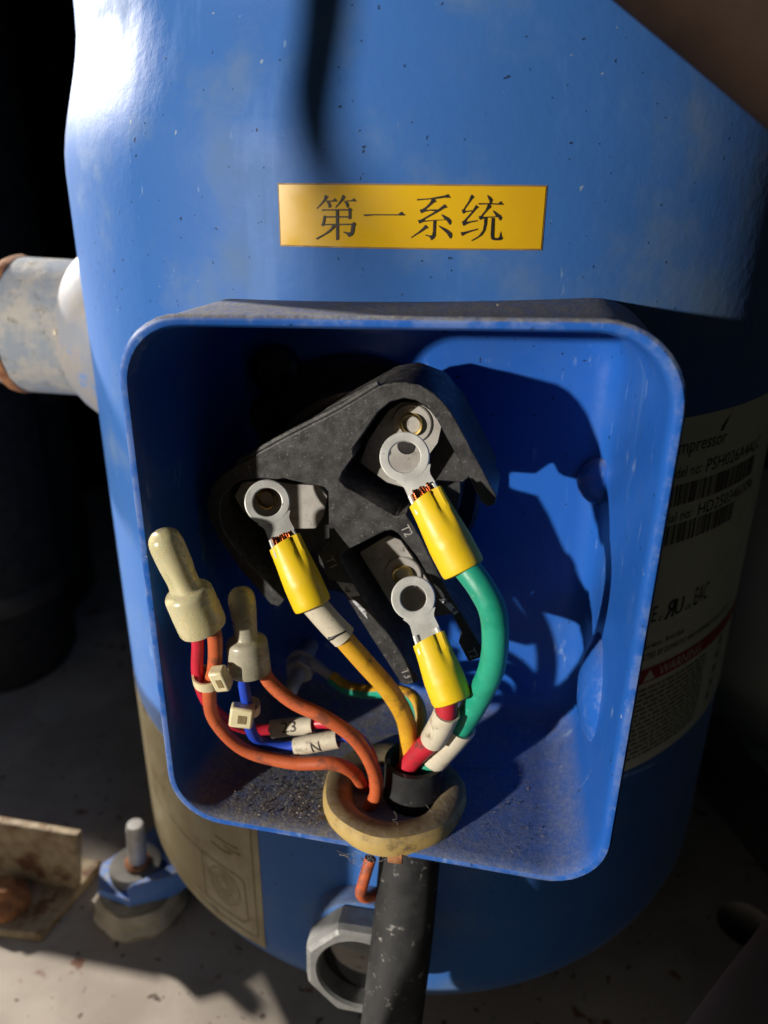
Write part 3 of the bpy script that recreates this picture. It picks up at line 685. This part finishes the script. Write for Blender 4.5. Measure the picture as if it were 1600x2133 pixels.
# crimped end connectors
def endcap(name, T, B, rt_, rc, mat, label, grp, dents):
    T = Vector(T); B = Vector(B); L = (B-T).length; ax = (B-T).normalized()
    root = thing(name, B, label, 'connector', grp)
    n = 40
    pr = [(0, 0), (rt_*.45, .35), (rt_*.75, 1.2), (rt_*.93, 2.6), (rt_, 4.6), (rt_, L*.38), (rt_*.92, L*.46), (rt_*.92, L*.54), (rt_*.98, L*.575), (rt_*1.04, L*.585), (rc*.90, L*.60), (rc*.99, L*.635), (rc*1.0, L*.66), (rc*1.03, L*.97), (rc*1.0, L), (rc*.84, L+.1), (rc*.80, L*.78), (0, L*.76)]
    def sh(i, th):
        f = 1.0
        if 5 <= i <= 8:
            for d in dents: f -= .24*math.exp(-(((th-d+PI) % (2*PI)-PI)/.5)**2)
        return f
    # finer profile for smoothness
    mb = MB(); revolve(mb, pr, T, ax, n, hint=(0, -1, .2), shape=sh); emit('cap', mb, mat, root, subd=1)
    return root
T1, B1 = at(333, 1103, -3), at(424, 1308, 0)
endcap('crimp_connector', T1, B1, 4.5, 6.5, M['nylon'], 'cream closed end crimp connector at far left, tilted and brightest', 'closed end crimp connectors', (.4, 3.4))
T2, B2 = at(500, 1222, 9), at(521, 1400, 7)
endcap('crimp_connector', T2, B2, 3.9, 5.9, M['nylon_shaded'], 'shade-darkened upright closed end crimp connector right of the cream one', 'closed end crimp connectors', (.9, 3.9))

# thin wires
def wire(name, path, r, mat, label, end=None, k=8):
    pts = px(path)+([Vector(end)] if end else [])
    lo = min(pts, key=lambda p: p.z)
    root = thing(name, lo, label, 'wire'); mb = MB(); sp = smooth_path(pts, k); tube(mb, sp, r, 14); emit('insulation', mb, mat, root); return root, sp
wire('orange_heater_wire', [(432, 1285, .5), (447, 1325, 1), (447, 1390, 3), (436, 1440, 5), (448, 1500, 7), (510, 1562, 9), (610, 1589, 10), (690, 1590, 11), (735, 1608, 14)], 2.05, M['worange'], 'orange wire from the cream connector looping low into the grommet', (-9, 22, -152))
wire('orange_heater_wire', [(545, 1375, 8.5), (560, 1418, 9), (610, 1462, 9), (680, 1496, 9), (740, 1540, 10), (776, 1598, 12), (784, 1650, 13)], 2.1, M['worange'], 'orange wire arching from the darker connector into the grommet', (-6.2, 13.5, -152))
w_, sp = wire('red_signal_wire', [(410, 1290, .5), (412, 1345, 1.5), (412, 1405, 4), (432, 1462, 8), (475, 1502, 13), (530, 1520, 19), (610, 1514, 22), (680, 1506, 22), (738, 1530, 20), (775, 1580, 19)], 1.75, M['wredthin'], 'thin pinkish red wire from the cream connector with numbered marker', (-6, 20, -152))
mk = smooth_path(px([(566, 1519, 20.6), (608, 1514, 21.4), (652, 1510, 22)]), 4); mb = MB(); tube(mb, mk, 2.85, 18, hollow=3); m1 = emit('marker_sleeve', mb, M['marker'], w_)
w2, sp = wire('blue_signal_wire', [(503, 1375, 8), (507, 1420, 8), (515, 1470, 9), (522, 1520, 11), (545, 1548, 13), (595, 1556, 14.5), (660, 1545, 15.5), (720, 1534, 17), (765, 1560, 19)], 1.7, M['wblue'], 'thin blue wire from the darker connector with marker N', (-4, 23, -152))
mk2 = smooth_path(px([(616, 1556, 14.6), (660, 1547, 15.2), (704, 1539, 16)]), 4); mb = MB(); tube(mb, mk2, 2.85, 18, hollow=3); m2 = emit('marker_sleeve', mb, M['marker'], w2)
def tubetext(s, path, r, q0, q1, a0, a1, flip=False):
    uv, fs = text_mesh(s, 3); fr = frames(path); mb = MB(); vs = []; N = len(path)-1
    for u, v in uv:
        f_ = (q0+(q1-q0)*u)*N; i = min(int(f_), N-1); k = f_-i; p = path[i].lerp(path[i+1], k); (t0, a, b) = fr[i]; th = math.radians(a0+(a1-a0)*v)
        vs.append(p+a*r*math.cos(th)+b*r*math.sin(th))
    mb.add(vs, fs); return mb
emit('marker_text', tubetext('23', mk, 2.93, .30, .66, 8, -58), M['ink'], m1, smooth=0)
emit('marker_text', tubetext('N', mk2, 2.95, .42, .62, 38, -30), M['ink'], m2, smooth=0)

# cable ties
def tie(c, nax, rx, ry, head, hs, rot, label):
    c = Vector(c); nax = Vector(nax).normalized(); root = thing('cable_tie', c, label, 'cable tie', 'small ivory cable ties')
    a = Vector((1, 0, 0)); a = (a-nax*a.dot(nax)).normalized(); b = nax.cross(a); n = 28; mb = MB(); vs = []; fs = []
    for j in range(n):
        th = 2*PI*j/n
        for (k, h) in ((1, -1.6), (1, 1.6), (.86, 1.6), (.86, -1.6)): vs.append(c+a*(rx*k*math.cos(th))+b*(ry*k*math.sin(th))+nax*h)
    for j in range(n):
        for k in range(4): fs.append((j*4+k, j*4+(k+1) % 4, ((j+1) % n)*4+(k+1) % 4, ((j+1) % n)*4+k))
    mb.add(vs, fs); emit('strap', mb, M['tie'], root)
    mb = MB(); Mx = Matrix.Rotation(math.radians(rot[0]), 3, 'Y') @ Matrix.Rotation(math.radians(rot[1]), 3, 'X') @ Matrix.Rotation(math.radians(rot[2]), 3, 'Z')
    box(mb, head, *hs, Mx); h = emit('head', mb, M['tie'], root, bevel=.7)
    mb = MB(); box(mb, Vector(head)+Mx @ Vector((.3, -hs[1]*.5-.02, -.2)), hs[0]*.36, .3, hs[2]*.4, Mx); emit('slot', mb, M['grommetdirt'], h)
tie(at(432, 1413, 3.5), (0.05, -.25, 1), 4.2, 3.9, at(460, 1413, -1.0), (4.4, 4, 7.0), (-14, 10, 0), 'ivory cable tie around the red and orange wires under the cream connector')
tie(at(523, 1474, 9.5), (0.1, -.2, 1), 2.7, 2.9, at(504, 1490, 6.0), (6.8, 4, 6.6), (8, -6, 12), 'ivory cable tie with square head on the blue wire')

# ================================================================== GROMMET, CABLE
gc = Vector((.6, 19.0, -152.0))
gr = thing('cable_grommet', gc, 'tan rubber grommet ring in the floor of the terminal box', 'grommet')
wob = lambda i, th: 1+.012*math.sin(3*th+1)+.008*math.sin(7*th)
mb = MB(); revolve(mb, [(20.8, -2), (22, .5), (22.5, 2.4), (22.3, 4.2), (21.4, 5.6)], gc, (0, 0.03, 1), 56, shape=wob, hint=(1, 0, 0))
revolve(mb, [(21.4, 5.6), (13.2, 0)], gc, (0, .03, 1), 56, hint=(1, 0, 0), shape=wob)
mb.f = [f for f in mb.f if len(f) <= 4]; emit('ring', mb, M['grommet'], gr)
mb = MB(); revolve(mb, [(21.45, 5.6), (20.2, 6.1), (17, 6.0), (14.6, 5.2), (13.2, 3.4), (12.8, -1)], gc, (0, .03, 1), 56, hint=(1, 0, 0), shape=wob); mb.f = [f for f in mb.f if len(f) <= 4]; emit('dirty_throat', mb, M['grommetdirt'], gr)
cb = thing('power_cable', (-2, 0, FLOOR), 'thick black sheathed cable passing through the grommet and hanging down', 'cable')
mb = MB(); cp = smooth_path([(6.4, 22.6, -137.8), (6.4, 22, -150), (6.4, 20, -172), (5.8, 14, -196), (4.6, 4, -222), (2, -3, -260), (0, -5, -304)], 8)
tube(mb, cp, lambda s: 9.3+.8*min(1, s*2), 26, hollow=1, shape=lambda s, th: 1+.012*math.sin(3*th+9*s)); emit('sheath', mb, M['sheath'], cb)
# loose orange wire end under the box
wire('orange_wire_loop', [(772, 1788, 12), (757, 1838, 10), (752, 1862, 10), (768, 1868, 13), (800, 1852, 18), (825, 1840, 22)], 1.9, M['worange'], 'short orange wire loop peeking out below the terminal box')

# ================================================================== DUST, GRAINS, FIBRES
mb = MB(); rr = random.Random(11)
def grain(p, s):
    a = [Vector((rr.uniform(-1, 1), rr.uniform(-1, 1), rr.uniform(0, 1))).normalized()*s*rr.uniform(.5, 1) for _ in range(5)]
    mb.add([p+a[0], p+a[1], p+a[2], p+a[3], p+a[4]], [(0, 1, 2), (0, 2, 3), (0, 3, 1), (1, 2, 4), (2, 3, 4), (3, 1, 4)])
lp = loop(4.5)
for k in range(1500):
    if rr.random() < .62: x = rr.gauss(-26, 13); y = abs(rr.gauss(9, 7))+2.5
    else: x = rr.uniform(-50, 50); y = rr.uniform(2.5, 50)
    if abs(x) > 50 or (x-gc.x)**2+(y-gc.y)**2 < 22**2: continue
    zf = -153.4-(x+65)*2.4/130+3.5+.045*y
    grain(Vector((x, y, zf)), rr.choice((.18, .22, .3, .3, .45, .7)))
for k in range(160):
    x = rr.uniform(-50, 52); y = rr.uniform(2, 30); zf = -1.9+(x+65)*3.3/130-.9-.035*y
    grain(Vector((x, y, zf)), rr.choice((.2, .3, .4)))
for u, v in ((840, 617), (1040, 640), (965, 662), (1208, 697), (1412, 880)): grain(at(u, v, 1 if v > 650 else 14), 1.1)
emit('dust_grains', mb, M['dust'], None, 'loose grey dust grains lying in the terminal box', 'dust', kind='stuff', smooth=0)
mb = MB()
for k in range(16):
    u, v = rr.gauss(765, 30), rr.gauss(1787, 5); P_ = [at(u, v, -.6)]
    for q in range(5): P_.append(P_[-1]+Vector((rr.gauss(0, .9), rr.gauss(-.05, .25), rr.gauss(-.25, .7))))
    tube(mb, smooth_path(P_, 4), .06, 4, cap=False)
for k in range(3):
    th = rr.uniform(-2.6, -.2); P_ = [gc+Vector((18*math.cos(th), 18*math.sin(th), 13))]
    for q in range(4): P_.append(P_[-1]+Vector((rr.gauss(0, 1.2), rr.gauss(-.4, .8), rr.gauss(-.35, .5))))
    tube(mb, smooth_path(P_, 4), .06, 4, cap=False)
emit('lint_fibres', mb, M['dust'], None, 'grey lint fibres caught on the lower rim of the box', 'lint', kind='stuff')

# ================================================================== AROUND THE COMPRESSOR
# mounting foot with bolt and rubber pad
fc = atz(296, 1884, FLOOR)
ft = thing('mounting_foot', (fc.x, fc.y, FLOOR), 'blue compressor foot on rubber pad with upright steel bolt', 'foot')
mb = MB(); revolve(mb, [(21, 0), (22, 3), (19, 6), (20.5, 9), (18, 12)], fc, (0, 0, 1), 36, shape=lambda i, th: 1+.03*math.sin(7*th)+.02*math.sin(13*th+i)); emit('rubber_pad', mb, M['padrubber'], ft)
mb = MB(); revolve(mb, [(17.5, 12), (18, 15), (16.5, 19)], fc, (0, 0, 1), 32); emit('rubber_washer', mb, M['greyrubber'], ft)
mb = MB(); pts = [Vector((fc.x+dx, fc.y+dy, FLOOR+19)) for dx, dy in ((-19, 0), (-13, -14), (5, -17), (22, -8), (60, 45), (20, 70), (-8, 20))]
prism(mb, pts, (0, 0, 4)); prism(mb, [pts[2]+Vector((0, 0, 4)), pts[3]+Vector((0, 0, 4)), pts[4]+Vector((0, 0, 4))], (0, 0, 9)); emit('foot_plate', mb, M['footblue'], ft, bevel=.6)
mb = MB(); revolve(mb, [(12.5, 23.2), (12.5, 27), (11.8, 28), (5, 28)], fc, (0, 0, 1), 32); emit('rubber_collar', mb, M['greyrubber'], ft)
mb = MB(); revolve(mb, [(6.2, 28), (6.4, 29.4), (5, 30.6)], fc, (.05, 0, 1), 20); emit('rusty_washer', mb, M['rust'], ft)
mb = MB(); revolve(mb, [(4.3, 26)]+[(4.3-.2*(k % 2), 31+.8*k) for k in range(26)]+[(3.6, 53), (0, 53.2)], fc, (.05, 0, 1), 20); emit('bolt', mb, M['steel'], ft)

# neighbouring dark tank, its skirt and rust-stained bracket, far left
def tank(name, x, y, r, z0, z1, mat, label, cat, seg=48, crown=18):
    root = thing(name, (x, y, z0), label, cat); mb = MB()
    revolve(mb, [(r*.9, 0), (r, 10), (r, z1-z0-crown), (r*.93, z1-z0-crown*.4), (r*.6, z1-z0)], (x, y, z0), (0, 0, 1), seg); emit('body', mb, mat, root)
    return root
tk = tank('insulated_tank', -398, 348, 72, FLOOR, 330, M['blackrubber'], 'black foam wrapped tank at the far left behind the stub', 'tank')
mb = MB(); revolve(mb, [(72.5, 110), (73.5, 114), (73.5, 128), (72.5, 132)], (-398, 348, -235), (0, 0, 1), 48); emit('band', mb, M['rail'], tk)
lt = tank('accumulator', -345, 266, 54, FLOOR, -80, M['blackrubber'], 'low black accumulator standing on the pan at the left', 'tank', crown=10)
mb = MB(); revolve(mb, [(54.4, 60), (55.2, 62), (55.2, 72), (54.4, 74)], (-345, 266, FLOOR), (0, 0, 1), 48); emit('band', mb, M['rail'], lt)
br = thing('rusty_bracket', atz(20, 1960, FLOOR), 'rust stained angle bracket bolted to the pan at far left', 'bracket')
b0 = atz(88, 1965, FLOOR); b1 = atz(84, 1820, FLOOR+30)
mb = MB(); pts = [Vector((b0.x, b0.y, FLOOR+.5)), Vector((b0.x-90, b0.y-6, FLOOR+.5)), Vector((b0.x-90, b0.y+46, FLOOR+.5)), Vector((b0.x+6, b0.y+46, FLOOR+.5))]; prism(mb, pts, (0, 0, 5)); emit('base_plate', mb, M['rustplate'], br, bevel=1)
mb = MB(); pts = [Vector((b0.x+3, b0.y+26, FLOOR+5.6)), Vector((b0.x-90, b0.y+26, FLOOR+5.6)), Vector((b0.x-90, b0.y+26, FLOOR+42)), Vector((b0.x+9, b0.y+26, FLOOR+42))]; prism(mb, pts, (0, 5, 0)); emit('upright', mb, M['rustplate'], br, bevel=1)
mb = MB(); bp = Vector((b0.x-26, b0.y+12, FLOOR+5.6)); revolve(mb, [(11, 0), (11, 5), (9, 7), (6, 8), (5, 13), (0, 13.5)], bp, (0, 0, 1), 18, shape=lambda i, th: 1+.05*math.sin(5*th+i)); emit('bolt', mb, M['rust'], br)

# right: white tank, dark rail, pipes
p = at(1600, 1012, 330)
tank('white_tank', p.x+38, 330, 62, FLOOR, p.z, M['tank'], 'cream white cylinder behind the right edge of the compressor', 'tank', crown=14)
a, b = at(1455, 1537, 235), at(1700, 1680, 150)
rl = thing('base_rail', (a.x, a.y, FLOOR), 'dark steel base rail on the pan at the right', 'rail')
d = (b-a); d.z = 0; d.normalize(); a2 = a-d*80; b2 = b+d*200; nrm = Vector((-d.y, d.x, 0)); hgt = a.z-FLOOR
mb = MB(); pts = [Vector((q.x, q.y, FLOOR+.5)) for q in (a2, b2, b2+nrm*22, a2+nrm*22)]; prism(mb, pts, (0, 0, hgt)); emit('web', mb, M['rail'], rl, bevel=1)
def pipe(name, P_, r, mat, label, k=10):
    mb = MB(); tube(mb, smooth_path(P_, k), r, 28); return emit(name, mb, mat, None, label, 'pipe')
pipe('copper_pipe', [at(1079, -418, 10), at(1479, -98, 0), at(1679, 62, -6), at(2100, 400, -20)], 14, M['brownpipe'], 'dark brown pipe crossing the upper right corner')
pipe('copper_pipe', [atz(1400, 2390, -200), atz(1560, 2142, -205), atz(1662, 1990, -210), atz(1800, 1790, -215)], 13, M['pinkpipe'], 'dull pinkish pipe at the lower right corner')
# hose in front of the unit (out of the picture to the left) that shades the shell in a band
hp = []
for (u, v, dd) in ((560, -300, 230), (575, -160, 240), (600, -40, 260), (614, 60, 290), (634, 200, 330), (668, 330, 480), (715, 450, 760), (745, 570, 1050), (750, 720, 1250)):
    q = cylpx(u, v); hp.append(q+to_sun*dd)
pipe('black_hose', hp, 5.4, M['sheath'], 'black hose passing in front of the shell at upper left', 6)

# light-blocking panels added out of view, in front, above and at the sides
mb = MB(); prism(mb, [(-640, -80, FLOOR), (420, -80, FLOOR), (420, -80, -141), (-60, -80, -141), (-60, -80, -238), (-112, -80, -238), (-112, -80, -141), (-640, -80, -141)], (0, 2, 0))
emit('sun_baffle', mb, M['panel'], None, 'added unseen grey sun-blocking sill with a notch in its upper edge', 'baffle', smooth=0, tri=True)  # added blocker; its notch lets a patch of sun through
mb = MB(); prism(mb, [(-300, -60, 300), (700, -60, 300), (700, 620, 300), (-300, 620, 300)], (0, 0, 4)); emit('sky_baffle', mb, M['darkpanel'], kind='structure', smooth=0)  # added overhead, unseen, to cut the sky light
mb = MB(); prism(mb, [(420, 380, FLOOR), (420, 620, FLOOR), (420, 620, 300), (420, 380, 300)], (4, 0, 0)); emit('side_baffle', mb, M['darkpanel'], kind='structure', smooth=0)  # added unseen panel that dims sky light from the right

mb = MB(); prism(mb, [(-474, 332, FLOOR), (-474, 620, FLOOR), (-474, 620, 300), (-474, 332, 300)], (-4, 0, 0)); emit('side_baffle', mb, M['darkpanel'], kind='structure', smooth=0)  # added unseen panel that stops the side lamp behind the tank
mb = MB(); prism(mb, [(-474, 240, FLOOR), (-474, 331.5, FLOOR), (-474, 331.5, -62), (-474, 240, -62)], (-4, 0, 0)); emit('side_baffle', mb, M['darkpanel'], kind='structure', smooth=0)  # lower added panel, keeps the side lamp off the pan behind
